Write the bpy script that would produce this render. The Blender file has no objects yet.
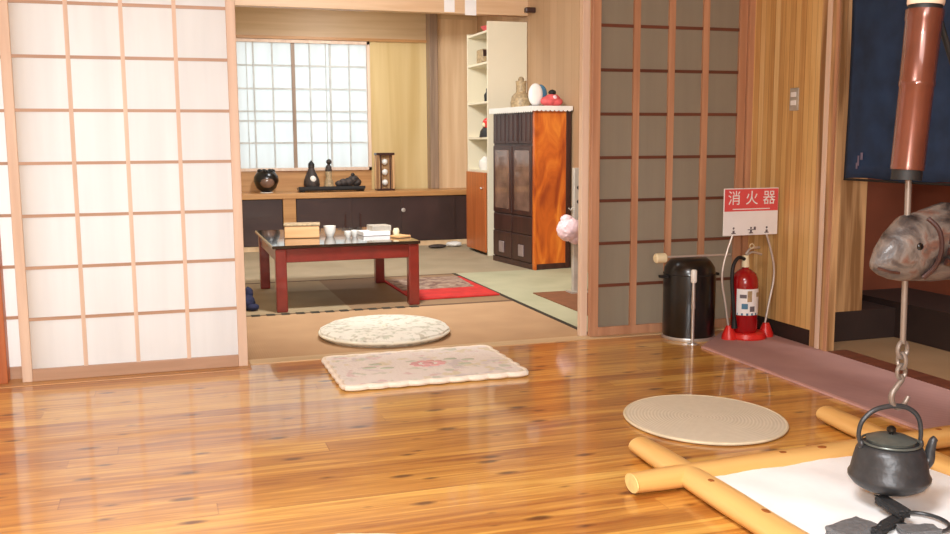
import bpy, bmesh, math, random
from mathutils import Vector, Matrix
random.seed(7)
PI = math.pi
C = bpy.context.scene.collection

def S(r, g, b):
    def f(c):
        c /= 255.0
        return c/12.92 if c <= .04045 else ((c+.055)/1.055)**2.4
    return (f(r), f(g), f(b), 1.0)

# ---------------------------------------------------------------- materials
def newmat(name):
    m = bpy.data.materials.new(name); m.use_nodes = True
    nt = m.node_tree
    return m, nt, nt.nodes['Principled BSDF']

def N(nt, t, **kw):
    n = nt.nodes.new(t)
    for k, v in kw.items(): setattr(n, k, v)
    return n

def math_(nt, op, a, b=None, c=None):
    n = N(nt, 'ShaderNodeMath', operation=op)
    for i, v in enumerate((a, b, c)):
        if v is None: continue
        if isinstance(v, (int, float)): n.inputs[i].default_value = v
        else: nt.links.new(v, n.inputs[i])
    return n.outputs[0]

def mix(nt, fac, a, b, mode='MIX'):
    n = N(nt, 'ShaderNodeMix', data_type='RGBA', blend_type=mode)
    for i, v in ((0, fac), (6, a), (7, b)):
        if isinstance(v, (int, float, tuple)): n.inputs[i].default_value = v
        else: nt.links.new(v, n.inputs[i])
    return n.outputs[2]

def ramp(nt, fac, stops):
    r = N(nt, 'ShaderNodeValToRGB')
    el = r.color_ramp.elements
    while len(el) < len(stops): el.new(0.5)
    for e, (p, c) in zip(el, stops): e.position = p; e.color = c
    nt.links.new(fac, r.inputs[0])
    return r.outputs[0]

def bumpn(nt, h, strength, dist, bsdf):
    b = N(nt, 'ShaderNodeBump'); b.inputs['Strength'].default_value = strength; b.inputs['Distance'].default_value = dist
    nt.links.new(h, b.inputs['Height']); nt.links.new(b.outputs[0], bsdf.inputs['Normal'])

def plain(name, col, rough=.5, metal=0., var=.12, scale=12., coat=0., bump=0., spec=.5):
    m, nt, p = newmat(name)
    tc = N(nt, 'ShaderNodeTexCoord')
    no = N(nt, 'ShaderNodeTexNoise'); no.inputs['Scale'].default_value = scale; no.inputs['Detail'].default_value = 3
    nt.links.new(tc.outputs['Object'], no.inputs['Vector'])
    d = tuple(c*(1-var) for c in col[:3]) + (1,); l = tuple(min(1, c*(1+var)) for c in col[:3]) + (1,)
    nt.links.new(ramp(nt, no.outputs[0], [(.3, d), (.7, l)]), p.inputs['Base Color'])
    p.inputs['Roughness'].default_value = rough; p.inputs['Metallic'].default_value = metal
    p.inputs['Coat Weight'].default_value = coat; p.inputs['Specular IOR Level'].default_value = spec
    if bump: bumpn(nt, no.outputs[0], bump, .01, p)
    return m

def wood(name, c1, c2, along='Z', scale=1., rough=.45, coat=0., contrast=(.3, .7)):
    m, nt, p = newmat(name)
    tc = N(nt, 'ShaderNodeTexCoord'); mp = N(nt, 'ShaderNodeMapping')
    s = {'X': (1.2, 22, 22), 'Y': (22, 1.2, 22), 'Z': (22, 22, 1.2)}[along]
    mp.inputs['Scale'].default_value = [v*scale for v in s]
    nt.links.new(tc.outputs['Object'], mp.inputs[0])
    no = N(nt, 'ShaderNodeTexNoise'); no.inputs['Scale'].default_value = 1.; no.inputs['Detail'].default_value = 4; no.inputs['Distortion'].default_value = .4
    nt.links.new(mp.outputs[0], no.inputs['Vector'])
    nt.links.new(ramp(nt, no.outputs[0], [(contrast[0], c1), (contrast[1], c2)]), p.inputs['Base Color'])
    p.inputs['Roughness'].default_value = rough; p.inputs['Coat Weight'].default_value = coat
    p.inputs['Coat Roughness'].default_value = .12
    return m

def N_col(nt, c):
    n = N(nt, 'ShaderNodeSeparateColor'); nt.links.new(c, n.inputs[0]); return n.outputs[0]

def boards(name, across, along, width, stops, length=0., gap=.04, gapcol=.45, rough=.4, coat=0., coatr=.1, grain=.35, knots=0., bump=.15, basemul=None):
    """boards laid side by side: a tone per board, grain along it, thin dark joints, optional knots"""
    m, nt, p = newmat(name)
    tc = N(nt, 'ShaderNodeTexCoord'); sp = N(nt, 'ShaderNodeSeparateXYZ')
    nt.links.new(tc.outputs['Object'], sp.inputs[0])
    A = sp.outputs[across]; L = sp.outputs[along]
    a = math_(nt, 'DIVIDE', A, width); row = math_(nt, 'FLOOR', a); fr = math_(nt, 'FRACT', a)
    w1 = N(nt, 'ShaderNodeTexWhiteNoise', noise_dimensions='1D'); nt.links.new(row, w1.inputs['W'])
    if length:
        l = math_(nt, 'DIVIDE', math_(nt, 'ADD', L, math_(nt, 'MULTIPLY', w1.outputs[0], 7.3)), length)
        seg = math_(nt, 'FLOOR', l)
        idv = math_(nt, 'ADD', math_(nt, 'MULTIPLY', row, 3.17), math_(nt, 'MULTIPLY', seg, 1.91))
        w2 = N(nt, 'ShaderNodeTexWhiteNoise', noise_dimensions='1D'); nt.links.new(idv, w2.inputs['W'])
        tone = w2.outputs[0]
    else:
        tone = w1.outputs[0]; idv = row
    mp = N(nt, 'ShaderNodeCombineXYZ')
    nt.links.new(math_(nt, 'MULTIPLY', A, 38.), mp.inputs[0])
    nt.links.new(math_(nt, 'MULTIPLY', L, 2.2), mp.inputs[1])
    nt.links.new(math_(nt, 'MULTIPLY', idv, 5.3), mp.inputs[2])
    no = N(nt, 'ShaderNodeTexNoise'); no.inputs['Scale'].default_value = 1.; no.inputs['Detail'].default_value = 4.; no.inputs['Distortion'].default_value = .8
    nt.links.new(mp.outputs[0], no.inputs['Vector'])
    v = math_(nt, 'ADD', math_(nt, 'MULTIPLY', tone, 1-grain), math_(nt, 'MULTIPLY', no.outputs[0], grain))
    col = ramp(nt, v, stops)
    edge = math_(nt, 'LESS_THAN', fr, gap)
    if length:
        e2 = math_(nt, 'LESS_THAN', math_(nt, 'FRACT', l), .0012)
        edge = math_(nt, 'MAXIMUM', edge, e2)
    col = mix(nt, edge, col, mix(nt, 1., col, (gapcol, gapcol*.9, gapcol*.85, 1), 'MULTIPLY'))
    if knots:
        kv = N(nt, 'ShaderNodeCombineXYZ')
        nt.links.new(math_(nt, 'MULTIPLY', L, 2.0), kv.inputs[0]); nt.links.new(math_(nt, 'MULTIPLY', A, 5.2), kv.inputs[1])
        vo = N(nt, 'ShaderNodeTexVoronoi', voronoi_dimensions='2D'); vo.inputs['Scale'].default_value = 1.5
        nt.links.new(kv.outputs[0], vo.inputs['Vector'])
        n2 = N(nt, 'ShaderNodeTexNoise'); n2.inputs['Scale'].default_value = 20.; nt.links.new(tc.outputs['Object'], n2.inputs['Vector'])
        sz = math_(nt, 'MULTIPLY', N_col(nt, vo.outputs['Color']), .16)
        dd = math_(nt, 'ADD', math_(nt, 'ADD', vo.outputs['Distance'], sz), math_(nt, 'MULTIPLY', math_(nt, 'SUBTRACT', n2.outputs[0], .5), .06))
        mr = N(nt, 'ShaderNodeMapRange'); mr.inputs[1].default_value = .07; mr.inputs[2].default_value = .17; mr.inputs[3].default_value = knots; mr.inputs[4].default_value = 0
        nt.links.new(dd, mr.inputs[0])
        col = mix(nt, mr.outputs[0], col, S(84, 36, 8))
    nt.links.new(col, p.inputs['Base Color'])
    p.inputs['Roughness'].default_value = rough; p.inputs['Coat Weight'].default_value = coat; p.inputs['Coat Roughness'].default_value = coatr
    if bump:
        h = math_(nt, 'SUBTRACT', math_(nt, 'MULTIPLY', no.outputs[0], .25), math_(nt, 'MULTIPLY', edge, .6))
        bumpn(nt, h, bump, .002, p)
    return m

def paper(name, col, refl, trans):
    m, nt, p = newmat(name)
    nt.nodes.remove(p)
    out = [n for n in nt.nodes if n.type == 'OUTPUT_MATERIAL'][0]
    tc = N(nt, 'ShaderNodeTexCoord'); mp = N(nt, 'ShaderNodeMapping'); mp.inputs['Scale'].default_value = (9, 9, .7)
    nt.links.new(tc.outputs['Object'], mp.inputs[0])
    no = N(nt, 'ShaderNodeTexNoise'); no.inputs['Scale'].default_value = 1.6; no.inputs['Detail'].default_value = 3
    nt.links.new(mp.outputs[0], no.inputs['Vector'])
    ct = ramp(nt, no.outputs[0], [(.3, tuple(c*trans*.88 for c in col[:3])+(1,)), (.65, tuple(c*trans for c in col[:3])+(1,))])
    d = N(nt, 'ShaderNodeBsdfDiffuse'); d.inputs[0].default_value = tuple(c*refl for c in col[:3])+(1,)
    t = N(nt, 'ShaderNodeBsdfTranslucent'); nt.links.new(ct, t.inputs[0])
    a = N(nt, 'ShaderNodeAddShader'); nt.links.new(d.outputs[0], a.inputs[0]); nt.links.new(t.outputs[0], a.inputs[1])
    nt.links.new(a.outputs[0], out.inputs[0])
    return m

def weave(name, c1, c2, across=0, pitch=.012, rough=.75):
    m, nt, p = newmat(name)
    tc = N(nt, 'ShaderNodeTexCoord'); sp = N(nt, 'ShaderNodeSeparateXYZ'); nt.links.new(tc.outputs['Object'], sp.inputs[0])
    s = math_(nt, 'SINE', math_(nt, 'MULTIPLY', sp.outputs[across], 2*PI/pitch))
    no = N(nt, 'ShaderNodeTexNoise'); no.inputs['Scale'].default_value = 3.; no.inputs['Detail'].default_value = 6
    nt.links.new(tc.outputs['Object'], no.inputs['Vector'])
    v = math_(nt, 'ADD', math_(nt, 'MULTIPLY', s, .08), no.outputs[0])
    nt.links.new(ramp(nt, v, [(.3, c1), (.7, c2)]), p.inputs['Base Color'])
    p.inputs['Roughness'].default_value = rough
    return m

M = {}
M['floor'] = boards('lacquered pine floor', 1, 0, .098, [(.28, S(156,92,36)), (.5, S(200,138,60)), (.72, S(236,186,94))], length=3.6, gap=.03, gapcol=.8, rough=.32, coat=.75, coatr=.075, grain=.72, knots=.85, bump=.1)
M['goldwall'] = boards('golden board wall', 1, 2, .045, [(.2, S(192,142,84)), (.45, S(220,176,112)), (.6, S(228,188,126)), (.8, S(244,214,160))], gap=.08, gapcol=.72, rough=.4, grain=.5, bump=.1)
M['goldwall_x'] = boards('golden board wall facing', 0, 2, .045, [(.2, S(192,142,84)), (.45, S(220,176,112)), (.6, S(228,188,126)), (.8, S(244,214,160))], gap=.08, gapcol=.72, rough=.4, grain=.5, bump=.1)
M['tanwall'] = boards('rosy tan siding', 1, 2, .16, [(.2, S(184,148,112)), (.8, S(200,164,128))], gap=.03, gapcol=.75, rough=.55, grain=.4, bump=.1)
M['plaster'] = plain('cream plaster', S(225,212,188), .85, var=.05)
M['ceil'] = plain('ceiling board', S(205,180,145), .8, var=.08)
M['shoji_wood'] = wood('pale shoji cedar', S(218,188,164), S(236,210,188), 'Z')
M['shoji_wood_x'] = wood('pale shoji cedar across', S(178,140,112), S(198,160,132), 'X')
M['door_wood'] = wood('reddish door cedar', S(176,124,92), S(204,154,120), 'Z')
M['door_dark'] = wood('dark reddish crossbar', S(92,50,36), S(116,66,48), 'X')
M['paper'] = paper('shoji paper', S(246,246,246), .38, .52)
M['frost'] = paper('frosted grey glass', S(214,208,196), .2, .36)
M['winpaper'] = paper('window paper', S(238,244,242), .32, .33)
M['winbar_shade'] = plain('window bar and shade grey', S(196,198,194), .7)
M['post_red'] = wood('red brown post', S(176,96,52), S(200,118,70), 'Z')
M['pillar'] = wood('cedar pillar', S(140,100,62), S(206,162,114), 'Z', scale=.8, contrast=(.4, .6))
M['beam'] = wood('light lintel cedar', S(210,170,130), S(226,190,152), 'X')
M['header'] = wood('tan header board', S(198,168,128), S(212,184,144), 'X')
M['yellow'] = wood('lacquered yellow board', S(200,170,112), S(222,198,146), 'Z', scale=.35, rough=.3)
M['paleboard'] = wood('pale grained board', S(212,176,134), S(234,204,164), 'Z', scale=.6)
M['darkpost'] = wood('weathered grey post', S(136,112,92), S(168,142,118), 'Z')
M['counter'] = wood('counter plank', S(176,124,72), S(204,154,98), 'X', rough=.4)
M['blackdoor'] = plain('very dark cupboard door', S(62,44,42), .35, var=.2, scale=3, coat=.3)
M['baseboard'] = plain('dark kick board', S(48,34,30), .6)
M['tatA'] = weave('tan tatami', S(176,140,104), S(190,154,116), 0)
M['tatB'] = weave('grey tan tatami', S(160,138,106), S(174,152,118), 1)
M['tatC'] = weave('brown tatami', S(140,110,78), S(152,122,90), 0)
M['tatD'] = weave('dull tatami', S(160,144,116), S(176,158,130), 1)
M['tatE'] = weave('green grey tatami', S(172,172,140), S(190,188,156), 0)
M['border'] = plain('dark green tatami border', S(52,46,34), .8)
M['dash'] = plain('brown tatami border', S(104,80,60), .8)
M['whiteware'] = plain('white ceramic', S(235,232,225), .25, var=.03)
M['whiteboard'] = plain('cream white panel', S(232,222,196), .5, var=.03, scale=2)
M['black'] = plain('black gloss', S(14,13,14), .28, coat=.3)
M['blackmatte'] = plain('black matte', S(24,22,22), .6)
M['steel'] = plain('brushed steel', S(206,202,198), .35, metal=.75, var=.05)
M['chrome_white'] = plain('pale tube metal', S(214,204,196), .3, metal=.5, var=.04)
M['cream'] = plain('cream rubber', S(232,218,180), .5, var=.04)
M['red'] = plain('glossy red enamel', S(156,12,18), .22, coat=.5, var=.05)
M['redplastic'] = plain('bright red plastic', S(214,40,34), .35, var=.05)
M['signwhite'] = plain('sign white', S(242,238,236), .5, var=.02)
M['signred'] = plain('sign red', S(222,84,84), .5, var=.05)
M['inkgrey'] = plain('sign ink', S(110,100,104), .6)
M['lac_red'] = plain('red lacquer', S(122,36,28), .3, var=.15, coat=.5)
M['lac_black'] = plain('black lacquer', S(30,20,18), .1, coat=.8)
M['copper'] = plain('aged copper', S(112,62,46), .24, metal=.35, var=.2, scale=7, coat=.4)
M['iron'] = plain('cast iron', S(66,66,68), .38, metal=.35, var=.15, scale=40, bump=.2)
M['iron_green'] = plain('iron lid', S(104,108,102), .34, metal=.4, var=.15, scale=40)
M['rod'] = plain('pale iron rod', S(136,122,112), .4, metal=.4)
M['log'] = wood('peeled pine log', S(214,156,84), S(240,196,124), 'X', scale=.5, rough=.35)
M['log_y'] = wood('peeled pine log lengthwise', S(214,156,84), S(240,196,124), 'Y', scale=.5, rough=.35)
M['logend'] = plain('cut log end', S(244,210,140), .6, scale=30)
M['knot'] = plain('brown knot', S(150,86,34), .6)
M['ash'] = plain('white ash', S(250,250,250), .95, var=.02, bump=.1)
M['coal'] = plain('charcoal', S(40,40,42), .8, bump=.6, scale=60)
M['straw'] = plain('straw', S(220,206,176), .8)
M['navy'] = plain('navy noren cloth', S(30,50,80), .9, var=.25, scale=9)
M['redwall'] = plain('dull red brown wall', S(132,70,46), .7, var=.15, scale=3)
M['mauve'] = weave('mauve runner', S(166,128,126), S(182,144,140), 1, .02)
M['mauve_edge'] = plain('mauve runner edge', S(200,156,148), .8)
M['burl'] = None
M['grey'] = plain('grey metal', S(190,182,170), .4, metal=.3)
M['pinkbag'] = plain('crumpled pale pink plastic', S(236,204,208), .35, var=.15, scale=30)
M['bluecloth'] = plain('dark blue cloth', S(36,38,66), .9, var=.4, scale=25)
M['brownmat'] = plain('brown floor mat', S(132,84,54), .8)
M['figure'] = plain('dark carved stone', S(58,48,44), .6, var=.5, scale=30)
M['khaki'] = plain('beige glass ware', S(172,148,112), .5, var=.35, scale=40)
M['sky'] = plain('blue glaze', S(70,120,150), .4)
M['pinkcloth'] = plain('pink red cloth', S(216,92,92), .7, var=.2, scale=20)
M['tissue'] = wood('light wood box', S(206,150,96), S(228,180,128), 'X')
M['glass'] = plain('dim cabinet glass', S(120,92,78), .12, coat=.6, var=.35, scale=7)
M['handle_tag'] = plain('steel pull', S(176,160,160), .35, metal=.6)
M['choc'] = wood('dark brown lacquered wood', S(50,28,24), S(72,42,36), 'Z', rough=.3)
M['rust'] = wood('orange brown door', S(170,88,36), S(196,108,52), 'Z', rough=.35)

def burl():
    m, nt, p = newmat('orange burl lacquer')
    tc = N(nt, 'ShaderNodeTexCoord'); mp = N(nt, 'ShaderNodeMapping'); mp.inputs['Scale'].default_value = (5, 5, 1.6)
    nt.links.new(tc.outputs['Object'], mp.inputs[0])
    no = N(nt, 'ShaderNodeTexNoise'); no.inputs['Scale'].default_value = 1.3; no.inputs['Detail'].default_value = 5; no.inputs['Distortion'].default_value = 1.6
    nt.links.new(mp.outputs[0], no.inputs['Vector'])
    nt.links.new(ramp(nt, no.outputs[0], [(.3, S(148,60,18)), (.5, S(200,98,28)), (.72, S(232,140,48))]), p.inputs['Base Color'])
    p.inputs['Roughness'].default_value = .3; p.inputs['Coat Weight'].default_value = .4
    return m
M['burl'] = burl()

def spiral():
    m, nt, p = newmat('coiled rush')
    tc = N(nt, 'ShaderNodeTexCoord'); sp = N(nt, 'ShaderNodeSeparateXYZ'); nt.links.new(tc.outputs['Object'], sp.inputs[0])
    x, y = sp.outputs[0], sp.outputs[1]
    r = math_(nt, 'SQRT', math_(nt, 'ADD', math_(nt, 'MULTIPLY', x, x), math_(nt, 'MULTIPLY', y, y)))
    s = math_(nt, 'SINE', math_(nt, 'MULTIPLY', r, 2*PI/.013))
    an = math_(nt, 'ARCTAN2', y, x)
    n2 = N(nt, 'ShaderNodeTexNoise'); n2.inputs['Scale'].default_value = 40; nt.links.new(tc.outputs['Object'], n2.inputs['Vector'])
    v = math_(nt, 'ADD', math_(nt, 'ADD', math_(nt, 'MULTIPLY', s, .18), .3), math_(nt, 'MULTIPLY', n2.outputs[0], .4))
    nt.links.new(ramp(nt, v, [(.1, S(206,194,170)), (.9, S(232,222,202))]), p.inputs['Base Color'])
    p.inputs['Roughness'].default_value = .65
    bumpn(nt, s, .25, .002, p)
    return m
M['rush'] = spiral()

def fabric_patch(name, base, patches, scale, thr=.62):
    """base cloth scattered with soft blotches of the printed colours"""
    m, nt, p = newmat(name)
    tc = N(nt, 'ShaderNodeTexCoord')
    col = base
    for i, (c, sc, off) in enumerate(patches):
        mp = N(nt, 'ShaderNodeMapping'); mp.inputs['Location'].default_value = (off, off*.7, 0)
        nt.links.new(tc.outputs['Object'], mp.inputs[0])
        no = N(nt, 'ShaderNodeTexNoise'); no.inputs['Scale'].default_value = sc*scale; no.inputs['Detail'].default_value = 2
        nt.links.new(mp.outputs[0], no.inputs['Vector'])
        mr = N(nt, 'ShaderNodeMapRange'); mr.inputs[1].default_value = thr; mr.inputs[2].default_value = thr+.08
        nt.links.new(no.outputs[0], mr.inputs[0])
        col = mix(nt, mr.outputs[0], col, c)
    if isinstance(col, tuple): p.inputs['Base Color'].default_value = col
    else: nt.links.new(col, p.inputs['Base Color'])
    p.inputs['Roughness'].default_value = .9
    n3 = N(nt, 'ShaderNodeTexNoise'); n3.inputs['Scale'].default_value = 70; nt.links.new(tc.outputs['Object'], n3.inputs['Vector'])
    bumpn(nt, n3.outputs[0], .6, .006, p)
    return m
M['rugwhite'] = fabric_patch('white floral tufting', S(250,246,244), [(S(226,222,226), 9, 0), (S(214,220,210), 11, 5), (S(234,216,218), 12, 11), (S(236,230,210), 13, 17)], 1., .6)
M['tuft'] = plain('white rug edge tufts', S(250,240,226), .95, var=.06, scale=40, bump=.5)
M['cushwhite'] = fabric_patch('white print quilt', S(232,230,218), [(S(198,200,182), 26, 0), (S(196,192,176), 18, 7), (S(232,228,216), 16, 13)], 1., .56)
M['piping'] = plain('white piping', S(232,228,210), .9)
M['redrug'] = plain('red rug band', S(196,44,40), .9, var=.15)
M['greyrug'] = fabric_patch('grey brown rug weave', S(150,122,104), [(S(116,86,76), 16, 0), (S(174,150,130), 14, 9)], 1., .52)
def fishmat():
    m, nt, p = newmat('sooty carved wood')
    tc = N(nt, 'ShaderNodeTexCoord')
    no = N(nt, 'ShaderNodeTexNoise'); no.inputs['Scale'].default_value = 13; no.inputs['Detail'].default_value = 6; no.inputs['Distortion'].default_value = .45
    nt.links.new(tc.outputs['Object'], no.inputs['Vector'])
    nt.links.new(ramp(nt, no.outputs[0], [(.32, S(30,24,24)), (.42, S(74,64,60)), (.52, S(112,100,92)), (.60, S(104,72,60)), (.68, S(84,74,68)), (.76, S(146,132,120))]), p.inputs['Base Color'])
    p.inputs['Roughness'].default_value = .5; p.inputs['Coat Weight'].default_value = .15
    bumpn(nt, no.outputs[0], .8, .02, p)
    return m
M['fish'] = fishmat()

# ---------------------------------------------------------------- mesh helpers
def nb(): return bmesh.new()
def box(bm, x0, x1, y0, y1, z0, z1, rot=None):
    r = bmesh.ops.create_cube(bm, size=1)
    for v in r['verts']:
        v.co = Vector(((x0+x1)/2+v.co.x*(x1-x0), (y0+y1)/2+v.co.y*(y1-y0), (z0+z1)/2+v.co.z*(z1-z0)))
        if rot: v.co = rot @ v.co
    return bm
def bx(*a): return box(nb(), *a)
def lathe(bm, prof, seg=32, c=(0, 0, 0), wob=None):
    """prof: list of (r, z) bottom to top"""
    rings = []
    for r, z in prof:
        if r < 1e-5: rings.append([bm.verts.new((c[0], c[1], c[2]+z))]); continue
        ring = []
        for i in range(seg):
            a = 2*PI*i/seg; rr = r*(wob(a, z) if wob else 1)
            ring.append(bm.verts.new((c[0]+rr*math.cos(a), c[1]+rr*math.sin(a), c[2]+z)))
        rings.append(ring)
    for A, B in zip(rings, rings[1:]):
        if len(A) == 1 and len(B) == 1: continue
        if len(A) == 1:
            for i in range(seg): bm.faces.new((A[0], B[(i+1) % seg], B[i]))
        elif len(B) == 1:
            for i in range(seg): bm.faces.new((A[i], A[(i+1) % seg], B[0]))
        else:
            for i in range(seg): bm.faces.new((A[i], A[(i+1) % seg], B[(i+1) % seg], B[i]))
    return bm
def tube(bm, pts, rad, seg=12, close=False):
    pts = [Vector(p) for p in pts]; n = len(pts)
    rads = rad if isinstance(rad, (list, tuple)) else [rad]*n
    rings = []; up = None
    for i, p in enumerate(pts):
        if close: t = (pts[(i+1) % n]-pts[(i-1) % n])
        else: t = pts[min(i+1, n-1)]-pts[max(i-1, 0)]
        t.normalize()
        if up is None: up = t.orthogonal().normalized()
        up = (up-t*up.dot(t)).normalized(); s = t.cross(up)
        rings.append([bm.verts.new(p+(up*math.cos(2*PI*k/seg)+s*math.sin(2*PI*k/seg))*rads[i]) for k in range(seg)])
    pairs = list(zip(rings, rings[1:])) + ([(rings[-1], rings[0])] if close else [])
    for A, B in pairs:
        for k in range(seg): bm.faces.new((A[k], A[(k+1) % seg], B[(k+1) % seg], B[k]))
    if not close:
        bm.faces.new(rings[0][::-1]); bm.faces.new(rings[-1])
    return bm
def tb(*a, **k): return tube(nb(), *a, **k)
def ball(bm, c, r, sub=3, sc=(1, 1, 1), noise=0.):
    q = bmesh.ops.create_icosphere(bm, subdivisions=sub, radius=1)
    for v in q['verts']:
        k = 1+noise*(random.random()-.5)
        v.co = Vector((c[0]+v.co.x*r*sc[0]*k, c[1]+v.co.y*r*sc[1]*k, c[2]+v.co.z*r*sc[2]*k))
    return bm
def smooth_pts(ctrl, n=8, close=False):
    P = [Vector(p) for p in ctrl]; out = []; m = len(P)
    rng = range(m) if close else range(m-1)
    for i in rng:
        if close: a, b, c, d = P[(i-1) % m], P[i], P[(i+1) % m], P[(i+2) % m]
        else: a, b, c, d = P[max(i-1, 0)], P[i], P[i+1], P[min(i+2, m-1)]
        for k in range(n):
            t = k/n
            out.append(.5*((2*b)+(-a+c)*t+(2*a-5*b+4*c-d)*t*t+(-a+3*b-3*c+d)*t**3))
    if not close: out.append(P[-1])
    return out

def obj(name, bm, mat, parent=None, smooth=False, bevel=0., loc=None):
    me = bpy.data.meshes.new(name)
    bmesh.ops.recalc_face_normals(bm, faces=bm.faces)
    bm.to_mesh(me); bm.free()
    if smooth:
        me.polygons.foreach_set('use_smooth', [True]*len(me.polygons))
        try: me.set_sharp_from_angle(angle=math.radians(40))
        except Exception: pass
    o = bpy.data.objects.new(name, me); C.objects.link(o)
    me.materials.append(mat)
    if parent: o.parent = parent
    if loc: o.location = loc
    if bevel:
        b = o.modifiers.new('bevel', 'BEVEL'); b.width = bevel; b.segments = 2; b.limit_method = 'ANGLE'
    return o
def thing(name, label, cat, loc=(0, 0, 0), rz=0, group=None):
    o = bpy.data.objects.new(name, None); C.objects.link(o); o.empty_display_size = .1
    o.location = loc; o.rotation_euler = (0, 0, rz); o['label'] = label; o['category'] = cat
    if group: o['group'] = group
    return o
def tag(o, label, cat, group=None):
    o['label'] = label; o['category'] = cat
    if group: o['group'] = group
    return o
def struct(name, bm, mat, parent=None, label=None, **k):
    o = obj(name, bm, mat, parent, **k)
    if not parent: o['kind'] = 'structure'
    if label: o['label'] = label
    return o
def sroot(name, label=None):
    o = bpy.data.objects.new(name, None); C.objects.link(o); o['kind'] = 'structure'
    if label: o['label'] = label
    return o

# ================================================================ THE SETTING
WX = 3.25      # right wall of the main room
TX = 3.36      # right wall of the tatami room
CEIL = 2.62
struct('floor', bx(-3.2, WX+.05, -2.2, 4.84, -.08, 0), M['floor'], label='glossy orange pine board floor of the hearth room')
fl2 = sroot('floor_tatami', 'tatami floor of the back room')
struct('tatami_mat', bx(.36, 2.27, 4.90, 6.17, -.05, .0), M['tatA'], fl2)
struct('tatami_mat', bx(.36, 1.15, 6.21, 7.62, -.05, .0), M['tatB'], fl2)
struct('tatami_mat', bx(1.15, 2.27, 6.21, 7.62, -.05, .0), M['tatC'], fl2)
struct('tatami_mat', bx(.36, TX, 7.65, 10.4, -.05, .0), M['tatD'], fl2)
struct('tatami_mat', bx(2.30, TX, 4.90, 7.65, -.05, .0), M['tatE'], fl2)
struct('tatami_border', bx(2.27, 2.30, 4.90, 7.65, -.05, .003), M['border'], fl2)
struct('tatami_border', bx(1.6, 2.27, 6.17, 6.21, -.05, .002), M['dash'], fl2)
b = nb(); x = .4
while x < 1.6:
    box(b, x, x+.055, 6.15, 6.21, -.05, .003); x += .095
struct('tatami_border', b, M['border'], fl2, label='dashed dark tatami border')
struct('tatami_border', bx(.36, 1.6, 6.175, 6.185, -.05, .0015), M['dash'], fl2)
struct('tatami_border', bx(.36, 2.27, 7.62, 7.65, -.05, .002), M['dash'], fl2)
struct('floor_passage', bx(WX+.05, 6.2, -2.2, 4.84, -.08, -.002), M['tatC'], label='dim tan floor beyond the blue curtain')
# threshold below the sliding doors
struct('trim_1', bx(-3.2, .372, 4.70, 4.90, -.05, .004), M['counter'], label='wooden threshold below the white sliding door', bevel=.004)
struct('trim_2', bx(.372, WX, 4.80, 4.90, -.05, .004), M['header'], label='flush wooden threshold of the opening')

struct('wall_right', bx(WX, WX+.06, 4.20, 4.9, .09, CEIL), M['goldwall'], label='golden vertical board wall beside the fire extinguisher')
struct('baseboard_right', bx(WX+.012, WX+.05, 4.20, 4.9, 0, .09), M['baseboard'])
pl = sroot('trim_3', 'cedar pillar at the left edge of the curtained opening')
struct('pillar', bx(WX-.015, WX+.03, 4.075, 4.225, 0, CEIL), M['pillar'], pl, bevel=.006)
struct('edge_strip', bx(WX-.022, WX-.012, 4.08, 4.10, 0, CEIL), M['door_wood'], pl)
struct('edge_strip', bx(WX-.022, WX-.012, 4.14, 4.17, 0, CEIL), M['shoji_wood'], pl)
struct('trim_4', bx(WX-.01, WX+.10, -2.2, 4.07, -.02, .012), M['door_dark'], label='dark threshold strip along the curtained opening')
struct('trim_5', bx(WX-.01, WX+.10, -2.2, 4.07, 1.98, CEIL), M['pillar'], label='board wall above the curtained opening')
struct('wall_shoji', bx(-3.2, TX+.3, 4.76, 4.90, 2.02, CEIL), M['plaster'], label='plaster wall above the sliding doors')
struct('trim_6', bx(-3.2, WX, 4.74, 4.92, 1.99, 2.06), M['beam'], label='door head above the sliding doors')
struct('wall_left', bx(-3.26, -3.2, -2.2, 4.9, 0, CEIL), M['plaster'])
struct('wall_rear', bx(-3.26, 6.3, -2.26, -2.2, 0, CEIL), M['plaster'])
struct('ceiling', bx(-3.26, 6.3, -2.26, 4.9, CEIL, CEIL+.05), M['ceil'])
struct('ceiling_tatami_room', bx(.30, TX+.3, 4.9, 10.5, CEIL, CEIL+.05), M['ceil'])
struct('wall_tatami_left', bx(.30, .36, 4.90, 10.5, 0, CEIL), M['plaster'])
struct('wall_tatami_right', bx(TX, TX+.06, 4.90, 10.5, 0, CEIL), M['tanwall'], label='rosy tan board wall beside the tall chest')
# stub closing the plane between the two rooms at the right corner
struct('trim_7', bx(3.215, TX+.06, 4.83, 4.91, 0, 2.02), M['door_wood'], label='corner post right of the grey sliding door')
# far side of the passage
struct('wall_passage_far', bx(4.30, 4.36, -2.2, 4.9, 0, CEIL), M['redwall'], label='dull red brown wall beyond the curtain')
struct('wall_passage_end', bx(WX+.06, 4.4, 4.70, 4.76, 0, CEIL), M['redwall'])
struct('trim_8', bx(3.86, 4.30, -2.2, 4.70, 0, .20), M['baseboard'], label='dark raised step beyond the curtain')
struct('trim_9', bx(WX+.08, 3.86, 4.30, 4.70, 0, .165), M['baseboard'], label='dark step end beyond the curtain')
struct('trim_10', bx(3.37, 3.63, 4.30, 4.38, .165, CEIL), M['pillar'], label='board upright beyond the curtained opening')

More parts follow.
